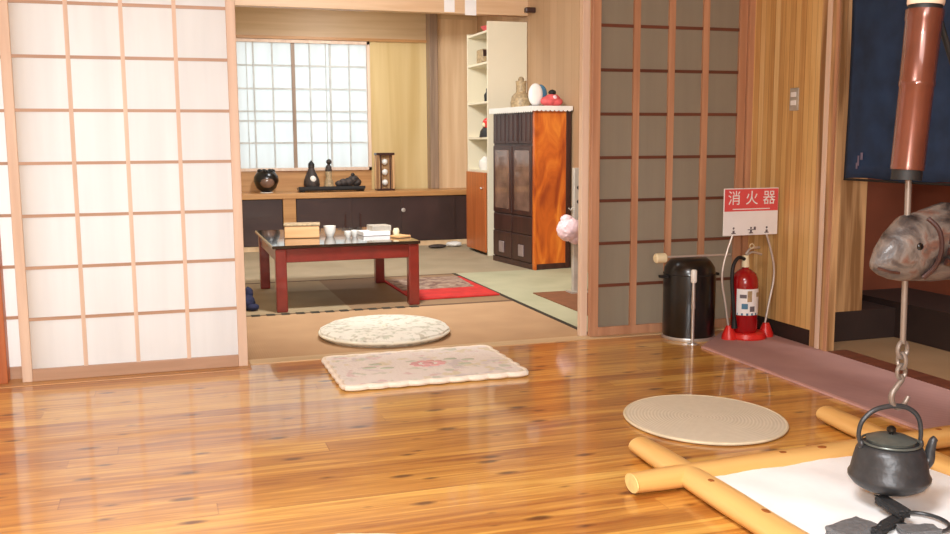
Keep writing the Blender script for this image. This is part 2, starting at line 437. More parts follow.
# ---- sliding doors (lattice over paper)
def sliding_door(name, label, x0, x1, y, cols, zrows, ztop, woodv, woodh, pane, stile=.044, vbar=.018, hbar=.014, rail=.058, z0=.004, vdepth=.012, hdepth=.010, T=.034):
    d = sroot(name, label); y0, y1 = y-T/2, y+T/2
    struct('stile', bx(x0, x0+stile, y0, y1, z0, ztop), woodv, d, bevel=.003)
    struct('stile', bx(x1-stile, x1, y0, y1, z0, ztop), woodv, d, bevel=.003)
    struct('bottom_rail', bx(x0+stile, x1-stile, y0+.002, y1-.002, z0, z0+rail), woodh if woodh is not M['door_dark'] else woodv, d, bevel=.003)
    struct('top_rail', bx(x0+stile, x1-stile, y0+.002, y1-.002, ztop-.06, ztop), woodv, d, bevel=.003)
    b = nb(); xi0, xi1 = x0+stile, x1-stile
    for k in range(1, cols):
        xc = xi0+(xi1-xi0)*k/cols
        box(b, xc-vbar/2, xc+vbar/2, y-.004-vdepth, y-.001, z0+rail, ztop-.06)
    struct('lattice_upright', b, woodv, d)
    b = nb()
    for z in zrows: box(b, xi0, xi1, y-.004-hdepth, y-.0015, z-hbar/2, z+hbar/2)
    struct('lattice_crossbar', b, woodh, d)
    b = nb()
    v = [b.verts.new(p) for p in ((xi0, y, z0+rail), (xi1, y, z0+rail), (xi1, y, ztop-.06), (xi0, y, ztop-.06))]
    b.faces.new(v)
    struct('paper' if pane is M['paper'] else 'pane', b, pane, d)
    return d
rowz = [.296+.2385*k for k in range(7)]
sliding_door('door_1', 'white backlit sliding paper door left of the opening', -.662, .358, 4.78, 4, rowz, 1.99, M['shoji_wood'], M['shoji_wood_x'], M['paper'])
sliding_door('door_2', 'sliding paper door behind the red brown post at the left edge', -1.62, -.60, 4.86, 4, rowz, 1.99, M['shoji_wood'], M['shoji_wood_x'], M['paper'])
sliding_door('door_3', 'grey paned sliding door right of the opening', 2.246, 3.212, 4.862, 4, [z-.005 for z in rowz], 1.99, M['door_wood'], M['door_dark'], M['frost'], stile=.05, vbar=.038, hbar=.017, rail=.05, z0=.004, vdepth=.014, hdepth=.006)
struct('trim_11', bx(2.205, 2.246, 4.885, 4.93, 0, 1.99), M['shoji_wood'], label='pale jamb strip at the right of the opening', bevel=.003)
struct('trim_12', bx(-.86, -.722, 4.765, 4.84, .004, 1.99), M['post_red'], label='red brown post at the left edge', bevel=.004)
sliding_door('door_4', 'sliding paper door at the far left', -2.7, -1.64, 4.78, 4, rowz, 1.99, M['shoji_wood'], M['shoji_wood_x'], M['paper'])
struct('floor_shade_deck', bx(-3.2, .30, 4.9, 6.1, -.12, -.03), M['counter'], label='unseen deck added to darken the lower rows of the white sliding door')  # unseen deck, added so the lower paper rows come out darker
struct('shade_overhang', bx(-3.3, .30, 4.9, 6.0, 2.04, 2.10), M['pillar'], label='eaves added unseen, to darken the top of the white sliding door')  # unseen overhang, added to shade the upper rows of the paper door
struct('wall_veranda', bx(-3.2, -2.7, 4.76, 4.84, 0, 2.0), M['plaster'])

# ---- back wall of the tatami room with its window
WY = 10.36
WX0, WX1, WZ0, WZ1 = .74, 2.17, .80, 2.165
bw = sroot('wall_back', 'board wall round the paper window')
struct('side_board', bx(.36, WX0, WY, WY+.1, 0, CEIL), M['yellow'], bw)
struct('lower_board', bx(WX0, WX1, WY, WY+.1, 0, WZ0), M['counter'], bw)
struct('upper_board', bx(WX0, WX1, WY, WY+.1, WZ1, CEIL), M['header'], bw)
struct('yellow_panel', bx(WX1, 2.86, WY-.005, WY+.1, 0, 2.17), M['yellow'], bw)
struct('header_board', bx(WX1, TX, WY-.002, WY+.1, 2.17, CEIL), M['header'], bw)
struct('header_lip', bx(.36, 2.86, WY-.03, WY, 2.17, 2.2), M['counter'], bw)
struct('trim_14', bx(2.80, 2.89, WY-.16, WY-.006, .586, CEIL), M['darkpost'], label='weathered grey alcove post', bevel=.004)
struct('trim_15', bx(2.891, TX, WY-.10, WY-.003, .586, 2.42), M['paleboard'], label='pale grained board right of the grey alcove post')
w = sroot('window_1', 'bright paper lattice window above the low cupboards')
f = nb()
for a in ((WX0, WX0+.03, WZ0, WZ1), (WX1-.03, WX1, WZ0, WZ1), (WX0, WX1, WZ1-.03, WZ1), (WX0, WX1, WZ0, WZ0+.03)):
    box(f, a[0], a[1], WY-.02, WY+.05, a[2], a[3])
struct('window_frame', f, M['shoji_wood'], w)
struct('sash_stile', bx(1.335, 1.372, WY, WY+.03, WZ0+.03, WZ1-.03), M['darkpost'], w)
f = nb()
for z in (1.90, 1.66, 1.425, 1.325, 1.095): box(f, WX0+.03, WX1-.03, WY+.012, WY+.022, z-.009, z+.009)
for xx, ww in ((.945, .016), (1.14, .016), (.875, .008), (1.53, .016), (1.745, .022), (1.700, .008), (1.95, .016)):
    box(f, xx-ww/2, xx+ww/2, WY+.010, WY+.022, WZ0+.03, WZ1-.03)
struct('lattice_and_shade', f, M['winbar_shade'], w)  # lattice seen as shadow through paper, painted grey; thin bars: outer frame's shadow
f = nb()
f.faces.new([f.verts.new(p) for p in ((WX0, WY+.03, WZ0), (WX1, WY+.03, WZ0), (WX1, WY+.03, WZ1), (WX0, WY+.03, WZ1))])
struct('window_paper', f, M['winpaper'], w)
struct('trim_13', bx(.36, TX, 8.70, 8.80, 2.275, 2.43), M['beam'], label='light cedar lintel crossing the tatami room', bevel=.004)
struct('header_fill', bx(2.86, TX, WY-.10, WY, 2.42, CEIL), M['header'], bw)
struct('wall_over_lintel', bx(.36, TX, 8.72, 8.78, 2.43, CEIL), M['plaster'])

# ================================================================ TATAMI ROOM THINGS
# low cupboards under the window
cb = thing('low_cupboard', 'long low built-in cupboard with dark sliding doors under the paper window', 'cupboard', (.37, 9.87, 0))
CW = TX-.37-.005
obj('worktop', bx(0, CW, -.02, .46, .53, .585), M['counter'], cb, bevel=.006)
obj('carcass', bx(.0, CW, .03, .45, .05, .53), M['baseboard'], cb)
obj('plinth', bx(0, CW, .01, .05, 0, .05), M['paleboard'], cb)
obj('post', bx(.775, .905, -.012, .03, .05, .53), M['counter'], cb, bevel=.004)
obj('post', bx(0, .36, -.012, .03, .05, .53), M['counter'], cb, bevel=.004)
for i, (a, c2) in enumerate(((.365, .77), (.91, 1.48), (1.44, 2.05), (2.01, 2.60), (2.56, CW-.01))):
    yy = (0, 0, .012, 0, .012)[i]
    d = obj('cupboard_door', bx(a, c2, yy, yy+.012, .055, .525), M['blackdoor'], cb, bevel=.003)
obj('door_pull', lathe(nb(), [(0, -.02), (.018, -.02), (.022, 0), (0, .004)], 16), M['steel'], cb, smooth=True, loc=(2.03, -.012, .385)).rotation_euler = (PI/2, 0, 0)
for xx in (1.40, 1.56):
    obj('door_pull', bx(xx, xx+.02, -.006, 0, .2, .36), M['choc'], cb)

# round openwork ball vase
CT = .585
v = thing('round_vase', 'dark round ball vase at the left end of the low cupboard top', 'vase', (1.01, 10.1, CT))
obj('body', lathe(nb(), [(0, 0), (.05, 0), (.055, .012), (.10, .05), (.128, .12), (.122, .17), (.09, .215), (.055, .235), (.05, .22), (0, .22)], 28), M['black'], v, smooth=True)
b = nb()
for k in range(7):
    a = k*2*PI/7; ball(b, (.07*math.cos(a), .07*math.sin(a), .225), .024, 2, (1, 1, .8))
obj('rim_knob_ring', b, M['blackmatte'], v, smooth=True)
obj('front_panel', ball(nb(), (0, -.09, .115), .075, 3, (1, .55, .85)), M['glass'], v, smooth=True)
obj('base_ring', lathe(nb(), [(0, -.0), (.07, 0), (.07, .008), (0, .008)], 24), M['whiteware'], v, smooth=True)
# tray
t = thing('display_tray', 'long black display tray on the low cupboard top', 'tray', (1.675, 10.09, CT))
b = nb(); box(b, -.345, .345, -.09, .09, .012, .045); box(b, -.34, -.28, -.08, .08, 0, .012); box(b, .28, .34, -.08, .08, 0, .012)
obj('slab', b, M['black'], t, bevel=.006)
obj('rim', bx(-.35, .35, -.095, -.085, .03, .058), M['blackmatte'], t)
TZ = CT+.0455
g = thing('figurine', 'tall dark figurine with a white front, left on the black tray', 'figurine', (1.475, 10.09, TZ), 0)
obj('robe', lathe(nb(), [(0, 0), (.075, 0), (.085, .03), (.08, .08), (.06, .13), (.04, .17), (.03, .2), (0, .2)], 20), M['figure'], g, smooth=True)
obj('head', ball(nb(), (0, 0, .215), .034, 2, (1, 1, 1.1)), M['figure'], g, smooth=True)
obj('hat', lathe(nb(), [(.036, .23), (.03, .25), (.0, .285)], 14), M['blackmatte'], g, smooth=True)
obj('white_front', ball(nb(), (.005, -.055, .085), .038, 2, (1, .8, 1.1)), M['whiteware'], g, smooth=True)
g = thing('figurine', 'slimmer dark figurine with grey base, second on the black tray', 'figurine', (1.655, 10.09, TZ), 0)
obj('robe', lathe(nb(), [(0, 0), (.05, 0), (.045, .06), (.03, .1), (.035, .15), (.03, .19), (.02, .21), (0, .21)], 18), M['khaki'], g, smooth=True)
obj('body_upper', ball(nb(), (0, 0, .18), .042, 2, (.85, .85, 1.5)), M['figure'], g, smooth=True)
obj('head', ball(nb(), (.005, 0, .265), .03, 2), M['figure'], g, smooth=True)
g = thing('carved_animal', 'low dark lumpy carving at the right of the black tray', 'carving', (1.85, 10.09, TZ), 0)
b = nb()
for q in ((-.09, 0, .035, .035), (-.04, 0, .045, .045), (.02, 0, .05, .05), (.07, 0, .075, .05), (.10, 0, .045, .045)): ball(b, q[:3], q[3], 2, (1.2, .9, 1), .12)
obj('body', b, M['figure'], g, smooth=True)
obj('crest', ball(nb(), (.06, 0, .125), .022, 2), M['blackmatte'], g, smooth=True)
# wooden lantern
l = thing('wooden_lantern', 'brown wooden frame lantern holding three white balls on the cupboard top', 'lantern', (2.252, 10.08, CT))
obj('base', bx(-.095, .095, -.06, .06, 0, .02), M['choc'], l, bevel=.003)
obj('lid', bx(-.098, .098, -.062, .062, .375, .40), M['choc'], l, bevel=.003)
for sx in (-1, 1):
    for sy in (-1, 1): obj('upright', bx(sx*.085-.012, sx*.085+.012, sy*.05-.01, sy*.05+.01, .02, .375), M['pillar'], l)
obj('back_panel', bx(-.075, .075, .035, .045, .02, .375), M['pillar'], l)
for k in range(3): obj('white_ball', ball(nb(), (0, -.015, .085+k*.11), .034, 2), M['whiteware'], l, smooth=True)
for sx in (-1, 1): obj('side_slat', bx(sx*.05-.006, sx*.05+.006, -.055, -.045, .02, .375), M['choc'], l)

# shelving unit, open to the left
sh = thing('shelving_unit', 'tall cream white shelving unit with an orange brown lower door', 'shelf', (2.955, 8.72, 0))
UW, UD = TX-2.955-.005, .64
obj('side_panel', bx(0, UW, 0, .02, 0, 2.22), M['whiteboard'], sh, bevel=.002)
obj('side_panel', bx(0, UW, UD-.02, UD, 0, 2.16), M['whiteboard'], sh, bevel=.002)
obj('back_panel', bx(UW-.02, UW, .02, UD-.02, 0, 2.15), M['whiteboard'], sh)
for z in (2.14, 1.85, 1.48, 1.14, .82): obj('shelf_board', bx(.004, UW-.02, .02, UD-.02, z-.02, z), M['whiteboard'], sh)
obj('lower_door', bx(-.018, 0, .03, UD-.01, .03, .80), M['rust'], sh, bevel=.003)
obj('door_knob', ball(nb(), (-.028, .12, .65), .012, 2), M['steel'], sh, smooth=True)
o = obj('woven_basket', lathe(nb(), [(0, 0), (.09, 0), (.13, .05), (.12, .055), (.085, .012), (0, .01)], 20), M['pinkcloth'], smooth=True, loc=(3.09, 8.92, 2.1405)); tag(o, 'flat reddish brown basket on top of the white shelving unit', 'basket')
o = obj('carved_box', bx(-.10, .10, -.09, .09, 0, .13), M['khaki'], bevel=.012, loc=(3.06, 8.98, 1.8505)); tag(o, 'tan carved box on the top open shelf', 'box')
obj('box_lid', bx(-.09, .03, -.095, -.02, .06, .12), M['choc'], o)
o = obj('small_bottle', lathe(nb(), [(0, 0), (.035, 0), (.04, .06), (.02, .09), (.02, .12), (0, .12)], 16), M['blackmatte'], smooth=True, loc=(2.995, 8.82, 1.4805)); tag(o, 'small black bottle at the right end of the middle shelf', 'bottle')
d = thing('doll', 'red and dark doll sitting on the fourth shelf', 'doll', (3.035, 8.93, 1.1405))
obj('dress', lathe(nb(), [(0, 0), (.09, 0), (.08, .06), (.04, .11), (0, .12)], 18), M['blackmatte'], d, smooth=True)
obj('red_hood', ball(nb(), (.0, -.01, .13), .062, 3), M['redplastic'], d, smooth=True)
obj('face', ball(nb(), (-.045, -.02, .12), .026, 2), M['cream'], d, smooth=True)
o = obj('white_jar', lathe(nb(), [(0, 0), (.05, 0), (.065, .04), (.06, .09), (.035, .11), (.02, .13), (0, .13)], 20), M['whiteware'], smooth=True, loc=(3.03, 9.02, .8205)); tag(o, 'white lidded jar on the shelf just above the orange door', 'jar')

# tall dark chest
ch = thing('tall_chest', 'tall dark chest with glass doors and an orange burl side', 'cabinet', (2.99, 7.60, 0), math.radians(7))
CWd, CD, CH = .355, .80, 1.385
obj('carcass', bx(.012, CWd, .012, CD-.01, .03, CH-.02), M['choc'], ch)
obj('side_panel', bx(.03, CWd-.045, -.002, .012, .06, CH-.045), M['burl'], ch, label=None) if False else obj('burl_side', bx(.025, CWd-.045, -.0, .012, .05, CH-.03), M['burl'], ch)
for a in ((0, .025), (CWd-.045, CWd)): obj('corner_post', bx(a[0], a[1], -.006, .03, 0, CH), M['burl'] if a[0] == 0 else M['choc'], ch, bevel=.003)
obj('plinth', bx(.0, CWd, .0, CD, 0, .05), M['choc'], ch, bevel=.003)
obj('top_board', bx(-.012, CWd, -.012, CD, CH-.02, CH), M['choc'], ch, bevel=.004)
for k in range(3):
    y0 = .03+k*.253; y1 = y0+.24
    obj('top_drawer', bx(-.004, .014, y0, y1, 1.08, 1.35), M['choc'], ch, bevel=.004)
for k in range(2):
    y0 = .03+k*.38; y1 = y0+.365
    dr = obj('glass_door', bx(-.006, .012, y0, y1, .46, 1.06), M['choc'], ch, bevel=.004)
    obj('pane', bx(-.009, -.005, y0+.045, y1-.045, .50, 1.02), M['glass'], dr)
    lo = obj('lower_door', bx(-.004, .012, y0, y1, .30, .45), M['choc'], ch, bevel=.004)
    bo = obj('bottom_drawer', bx(-.008, .012, y0, y1, .06, .29), M['choc'], ch, bevel=.004)
    obj('handle', bx(-.02, -.008, (y0+y1)/2-.045, (y0+y1)/2+.045, .10, .20), M['handle_tag'], bo, bevel=.003)
for k in range(9):
    y0 = .06+k*.08
    obj('fluting', bx(-.010, .0, y0, y0+.022, 1.10, 1.33), M['choc'], ch, bevel=.004)
# cloth over the chest
b = nb(); zt = CH+.001
box(b, -.03, CWd+.004, -.03, CD+.0, zt, zt+.008)
box(b, -.034, -.028, -.03, CD, zt-.035, zt+.006); box(b, -.03, CWd, -.034, -.028, zt-.028, zt+.006)
for k in range(20):
    ball(b, (-.031, -.01+k*.042, zt-.036), .02, 1, (.2, 1, .5))
for k in range(9):
    ball(b, (-.01+k*.042, -.031, zt-.029), .02, 1, (1, .2, .5))
o = obj('lace_cloth', b, M['whiteware'], smooth=False, loc=(2.99, 7.60, 0)); o.rotation_euler = (0, 0, math.radians(7)); tag(o, 'white lace cloth draped over the tall dark chest', 'cloth')
KZ = CH+.0095
j = thing('glass_jar', 'beige lidded glass jar, leftmost on the tall chest', 'jar', (3.03, 8.02, KZ)); j.scale = (.9, .9, .88)
obj('body', lathe(nb(), [(0, 0), (.10, 0), (.105, .05), (.09, .11), (.05, .15), (.05, .22), (.055, .26), (0, .265)], 22), M['khaki'], j, smooth=True)
obj('stopper', ball(nb(), (0, 0, .275), .03, 2), M['khaki'], j, smooth=True)
j = thing('round_plate', 'blue and white round plate standing on the tall chest', 'plate', (3.08, 7.80, KZ))
obj('disc', ball(nb(), (0, 0, .10), .09, 3, (.75, .3, 1.1)), M['whiteware'], j, smooth=True)
obj('blue_half', ball(nb(), (.05, .02, .11), .08, 3, (.8, .35, 1)), M['sky'], j, smooth=True)
obj('foot', bx(-.05, .08, -.025, .035, 0, .012), M['choc'], j)
j = thing('cloth_doll', 'pink red cloth bundle with a black top knot on the chest', 'doll', (3.21, 7.74, KZ))
b = nb(); ball(b, (-.03, 0, .045), .06, 3, (1.3, .9, .75)); ball(b, (.03, 0, .04), .055, 3, (1.2, .9, .7)); ball(b, (0, 0, .065), .06, 3, (1.2, .9, .7))
obj('bundle', b, M['pinkcloth'], j, smooth=True)
obj('top_knot', ball(nb(), (.0, 0, .118), .032, 2, (1.1, 1, .8)), M['blackmatte'], j, smooth=True)
obj('pale_patch', ball(nb(), (.005, -.045, .075), .02, 2, (1, .6, 1)), M['pinkbag'], j, smooth=True)

# low lacquer table
tt = thing('low_table', 'low red lacquer table with a black glossy top', 'table', (.665, 6.235, 0))
TW, TD = .965, 1.16
top = bx(-.02, TW+.0, -.01, TD+.02, .418, .438)
obj('tabletop', top, M['lac_black'], tt, bevel=.006)
for (a, c2) in ((.0, .0), (TW-.08, 0), (0, TD-.08), (TW-.08, TD-.08)):
    obj('leg', bx(a, a+.072, c2, c2+.072, 0, .418), M['lac_red'], tt, bevel=.008)
for a in ((.02, TW-.03, .012, .05), (.02, TW-.03, TD-.06, TD-.025)): obj('apron', bx(a[0], a[1], a[2], a[3], .325, .418), M['lac_red'], tt, bevel=.005)
for a in ((.012, .05), (TW-.065, TW-.025)): obj('apron', bx(a[0], a[1], .03, TD-.03, .325, .418), M['lac_red'], tt, bevel=.005)
TT = .4385
t = thing('tissue_box', 'light wooden tissue box on the left end of the table', 'box', (.91, 6.75, TT), -.15)
obj('body', bx(-.12, .12, -.07, .07, 0, .085), M['tissue'], t, bevel=.006)
obj('lid', bx(-.125, .125, -.075, .075, .085, .10), M['khaki'], t, bevel=.004)
obj('dark_end', bx(-.124, -.118, -.06, .06, .01, .08), M['blackmatte'], t)
def cup(label, x, y, s=1.):
    c = obj('tea_cup', lathe(nb(), [(0, 0), (.022*s, 0), (.024*s, .006), (.035*s, .03*s), (.038*s, .065*s), (.034*s, .065*s), (.03*s, .02), (0, .012)], 20), M['whiteware'], smooth=True, loc=(x, y, TT))
    tag(c, label, 'cup', 'white cups on the low table')
cup('tall white cup just right of the tissue box', 1.105, 6.75, 1.15)
cup('small white cup, middle of the three on the table', 1.21, 6.62, .7)
cup('small white cup beside the stack of paper', 1.265, 6.66, .7)
t = thing('paper_stack', 'stepped stack of white papers on the red table', 'papers', (1.42, 6.75, TT), .1)
obj('lower_sheets', bx(-.10, .10, -.08, .08, 0, .03), M['signwhite'], t, bevel=.003)
obj('upper_sheets', bx(-.03, .11, -.07, .07, .03, .07), M['grey'], t, bevel=.003)
o = obj('small_pot', lathe(nb(), [(0, 0), (.02, 0), (.024, .03), (.018, .05), (0, .05)], 14), M['cream'], smooth=True, loc=(1.565, 6.66, TT)); tag(o, 'small cream pot near the right end of the table', 'pot')
o = obj('wooden_board', bx(-.06, .05, -.05, .05, 0, .016), M['tissue'], bevel=.004, loc=(1.56, 6.50, TT)); tag(o, 'flat tan wooden board at the right corner of the table', 'board'); o.rotation_euler = (0, 0, .5)

# rug under the table
r = thing('area_rug', 'grey brown rug with a red border running under the table', 'rug', (1.0, 6.40, .003))
def poly(z0, z1, pts):
    b = nb(); lo = [b.verts.new((p[0], p[1], z0)) for p in pts]; hi = [b.verts.new((p[0], p[1], z1)) for p in pts]
    b.faces.new(lo[::-1]); b.faces.new(hi)
    n = len(pts)
    for i in range(n): b.faces.new((lo[i], lo[(i+1) % n], hi[(i+1) % n], hi[i]))
    return b
obj('border', poly(0, .010, [(.62, 0), (1.262, .02), (1.262, 1.0), (.62, 1.0)]), M['redrug'], r)
obj('field', poly(.010, .013, [(.64, .40), (1.20, .42), (1.235, .99), (.64, .99)]), M['greyrug'], r)
# round quilted cushion
def round_cushion(name, label, loc, R, h, mat):
    c = thing(name, label, 'cushion', loc)
    obj('quilt', lathe(nb(), [(0, 0), (R*.93, 0), (R, h*.35), (R*.98, h*.7), (R*.9, h*.95), (R*.6, h*1.05), (R*.3, h), (R*.05, h*.86), (0, h*.84)], 56, wob=lambda a, z: 1+.012*math.sin(a*14)), mat, c, smooth=True)
    obj('piping', tb([(R*.99*math.cos(a), R*.99*math.sin(a), h*.42) for a in [2*PI*k/64 for k in range(64)]], .008, 8, close=True), M['piping'], c, smooth=True)
    obj('centre_button', ball(nb(), (0, 0, h*.9), .018, 2, (1, 1, .5)), M['piping'], c, smooth=True)
    return c
round_cushion('round_cushion', 'round white print cushion on the tatami behind the white rug', (1.168, 5.30, .001), .372, .062, M['cushwhite'])
# brown mat at the right, grey post, bag, blue cloth, small things by the cupboard
o = obj('floor_mat', bx(2.52, 3.3, 5.40, 6.42, .001, .008), M['brownmat']); tag(o, 'brown floor mat behind the right door jamb', 'mat')
gp = thing('metal_post', 'grey metal post with two holes standing right of the tall chest', 'post', (2.82, 6.32, .0085))
obj('upright', bx(-.035, .03, -.02, .02, 0, .90), M['grey'], gp, bevel=.004)
obj('foot', bx(-.06, .08, -.05, .06, 0, .012), M['grey'], gp)
for z in (.66, .76): obj('hole', lathe(nb(), [(0, -.001), (.014, -.001), (.014, .002), (0, .002)], 14), M['blackmatte'], gp, loc=(.0, -.021, z)).rotation_euler = (PI/2, 0, 0)
obj('hook', tb([(-.03, 0, .62), (-.055, -.005, .60), (-.07, -.005, .615)], .005, 8), M['grey'], gp)
b = nb(); ball(b, (0, 0, 0), .09, 4, (1, .8, .95), .1); ball(b, (.05, 0, -.06), .06, 3, (1, .8, .8), .12); ball(b, (-.02, 0, .07), .045, 3, (1, .8, .8), .15)
o = obj('plastic_bag', b, M['pinkbag'], loc=(2.735, 6.27, .475), smooth=True); tag(o, 'crumpled pale pink plastic bag hanging on the grey post', 'bag')
b = nb(); ball(b, (0, 0, .05), .06, 3, (.8, 1, .9), .2); ball(b, (.01, .02, .11), .035, 3, (.8, 1, 1.2), .2); ball(b, (.03, -.05, .025), .03, 2, (1.3, 1, .8), .2)
o = obj('cloth_bundle', b, M['bluecloth'], loc=(.495, 6.42, .0), smooth=True); tag(o, 'dark blue cloth bundle on the tatami beside the white sliding door', 'cloth')
o = obj('slipper', ball(nb(), (0, 0, .022), .09, 3, (1.1, .5, .24)), M['figure'], loc=(2.68, 9.55, 0), smooth=True); tag(o, 'dark slipper on the floor in front of the low cupboard', 'slipper')
o = obj('white_cloth', ball(nb(), (0, 0, .03), .08, 3, (1.1, .6, .35), .2), M['whiteware'], loc=(2.88, 9.62, 0), smooth=True); tag(o, 'small white cloth on the floor by the cupboard', 'cloth')
# paper slips on the lintel
for lab, x0, x1, z0 in (('pale green paper slip hanging on the lintel, left one', 2.53, 2.63, 2.285), ('white paper slip hanging on the lintel, right one', 2.73, 2.84, 2.262)):
    o = obj('paper_slip', bx(x0, x1, 8.6965, 8.6995, z0, 2.50), M['signwhite']); tag(o, lab, 'paper', 'paper slips on the lintel')
o = obj('wall_bracket', bx(TX-.10, TX-.002, 8.50, 8.56, 2.28, 2.33), M['choc'], bevel=.01); tag(o, 'dark wall bracket beside the right end of the lintel', 'bracket')

# ================================================================ MAIN ROOM THINGS
# white tufted rug
def scallop_rect(w, h, amp, n):
    pts = []
    def side(p, q, k):
        for i in range(k*6):
            t = i/(k*6); d = (q-p); nrm = Vector((d.y, -d.x)).normalized()
            pts.append(p+d*t+nrm*amp*abs(math.sin(PI*t*k)))
    A, B, D, E_ = Vector((-w/2, -h/2)), Vector((w/2, -h/2)), Vector((w/2, h/2)), Vector((-w/2, h/2))
    side(A, B, n); side(B, D, int(n*h/w)); side(D, E_, n); side(E_, A, int(n*h/w))
    return pts
rg = thing('tufted_rug', 'white rectangular tufted rug with faint flowers at the tatami edge', 'rug', (1.158, 4.425, .001), 0)
obj('pile', poly(0, .026, scallop_rect(.845, .595, .010, 9)), M['rugwhite'], rg, bevel=.008)
pp = scallop_rect(.85, .60, .012, 9)
obj('tufted_edge', tb([(p.x, p.y, .016) for p in pp], .014, 8, close=True), M['tuft'], rg, smooth=True)
b = nb()
for k in range(10):
    a = k*2*PI/10; ball(b, (.03+.07*math.cos(a), .0+.05*math.sin(a), .026), .02, 2, (1.2, .8, .2))
ball(b, (.03, 0, .026), .03, 2, (1, 1, .2))
obj('pink_flower', b, plain('pale pink yarn', S(226,176,178), .95), rg, smooth=True)
GL = plain('pale green yarn', S(196,204,188), .95)
for xx, yy in ((-.22, .06), (-.26, 0), (-.18, -.03), (.24, .02), (.2, -.06), (.16, .06)):
    obj('leaf', ball(nb(), (xx, yy, .026), .024, 2, (1.5, .8, .15)), GL, rg, smooth=True)

# rush mat
o = obj('rush_mat', lathe(nb(), [(0, 0), (.30, 0), (.306, .006), (.30, .012), (0, .013)], 72), M['rush'], smooth=True, loc=(1.995, 3.23, .001)); tag(o, 'round flat woven rush mat on the floor beside the hearth', 'mat')
o.scale = (1.0, 1.10, 1)
obj('stitched_edge', tb([(.304*math.cos(a), .304*math.sin(a), .008) for a in [2*PI*k/72 for k in range(72)]], .006, 8, close=True), M['straw'], o, smooth=True)
# cushion at the lower edge of the frame
round_cushion('round_cushion', 'pale round cushion at the bottom edge of the picture', (.372, 2.15, .001), .36, .05, M['cushwhite'])
# mauve runner
rn = thing('floor_runner', 'long mauve carpet runner along the right wall', 'runner', (0, 0, .001))
obj('carpet', poly(0, .008, [(2.705, -1.5), (3.235, -1.5), (3.238, 4.74), (3.02, 4.72), (2.705, 4.415)]), M['mauve'], rn)
obj('edge_binding', poly(0, .0095, [(2.69, -1.5), (2.708, -1.5), (2.708, 4.41), (2.69, 4.40)]), M['mauve_edge'], rn)

# hearth
hf = thing('hearth_frame', 'square sunken hearth frame of crossed peeled pine logs', 'hearth', (0, 0, 0))
def log(x0, y0, x1, y1, r, mat):
    L = Vector((x1-x0, y1-y0, 0)); n = 14
    pts = []; rad = []
    for i in range(n+1):
        t = i/n; pts.append((x0+L.x*t, y0+L.y*t, r*.62+.0)); rad.append(r*(1+.03*math.sin(i*1.7))*(.86 if i == 0 else .93 if i == 1 else 1))
    b = tb(pts, rad, 20)
    for v_ in b.verts:
        v_.co.z = .0355 + (v_.co.z-r*.62)*.66
    return b
LR = .052
def add_log(x0, y0, x1, y1, mat, ends=(1, 1)):
    o = obj('log', log(x0, y0, x1, y1, LR, mat), mat, hf, smooth=True)
    return o
la = add_log(1.557, 2.93, 1.557, 1.30, M['log_y'])
lb = add_log(1.355, 2.598, 2.85, 2.672, M['log'])
lc = add_log(2.43, 3.05, 2.31, 1.30, M['log_y'])
ld = add_log(1.345, 1.60, 2.85, 1.60, M['log'])
def endcap(p, x, y, d):
    b = lathe(nb(), [(0, -.002), (LR*.845, -.002), (LR*.845, .002), (0, .002)], 20)
    m = Matrix.Rotation(PI/2, 3, 'Y') if d == 'x' else Matrix.Rotation(PI/2, 3, 'X')
    for v_ in b.verts:
        v_.co = m @ v_.co; v_.co.z = v_.co.z*.66+.0355; v_.co.x += x; v_.co.y += y
    obj('cut_end', b, M['logend'], p)
endcap(la, 1.557, 2.932, 'y'); endcap(lb, 1.353, 2.598, 'x'); endcap(lc, 2.43, 3.052, 'y')
for p, x, y in ((la, 1.552, 2.46), (la, 1.565, 2.20), (lb, 2.08, 2.625), (lb, 2.60, 2.655), (lb, 1.92, 2.62)):
    obj('knot', ball(nb(), (x, y, .0665), .014, 2, (1.4 if p is lb else .8, .8 if p is lb else 1.4, .35)), M['knot'], p, smooth=True)
# ash
b = nb(); nx = 30
g = [[b.verts.new((1.59+(2.325-1.59)*i/nx, 1.63+(2.575+.05*i/nx-1.63)*j/nx, .040+.004*math.sin(i*.6)*math.cos(j*.5)+random.uniform(-.001, .001))) for j in range(nx+1)] for i in range(nx+1)]
for i in range(nx):
    for j in range(nx): b.faces.new((g[i][j], g[i+1][j], g[i+1][j+1], g[i][j+1]))
bmesh.ops.translate(b, verts=b.verts, vec=(0, 0, .0))
r_ = bmesh.ops.extrude_face_region(b, geom=list(b.faces))
for e in r_['geom']:
    if isinstance(e, bmesh.types.BMVert): e.co.z = .002
o = obj('ash_bed', b, M['ash'], smooth=True); o['kind'] = 'stuff'; tag(o, 'smooth white ash filling the hearth under the kettle', 'ash')
# charcoal
M['coal_grey'] = plain('ashy charcoal', S(104,104,106), .85, bump=.6, scale=50)
def coal(label, x, y, rz, l, w_, h, tilt=0, z=.037, mat='coal'):
    b = bx(-l/2, l/2, -w_/2, w_/2, 0, h)
    bmesh.ops.subdivide_edges(b, edges=b.edges, cuts=4, use_grid_fill=True)
    for v_ in b.verts: v_.co += Vector((random.uniform(-1, 1)*.003, random.uniform(-1, 1)*.003, random.uniform(0, 1)*.003))
    o = obj('charcoal', b, M[mat], loc=(x, y, z)); o.rotation_euler = (0, tilt, rz); tag(o, label, 'charcoal', 'charcoal under the kettle')
coal('short black charcoal stick pointing at the kettle from below', 1.895, 2.085, 1.40, .12, .034, .022, z=.071)
coal('broad grey charcoal lump left of the sticks', 1.725, 2.035, .25, .13, .075, .022, z=.046, mat='coal_grey')
coal('black charcoal stick lying crosswise under the short one', 1.835, 2.03, .45, .16, .026, .022, z=.046)
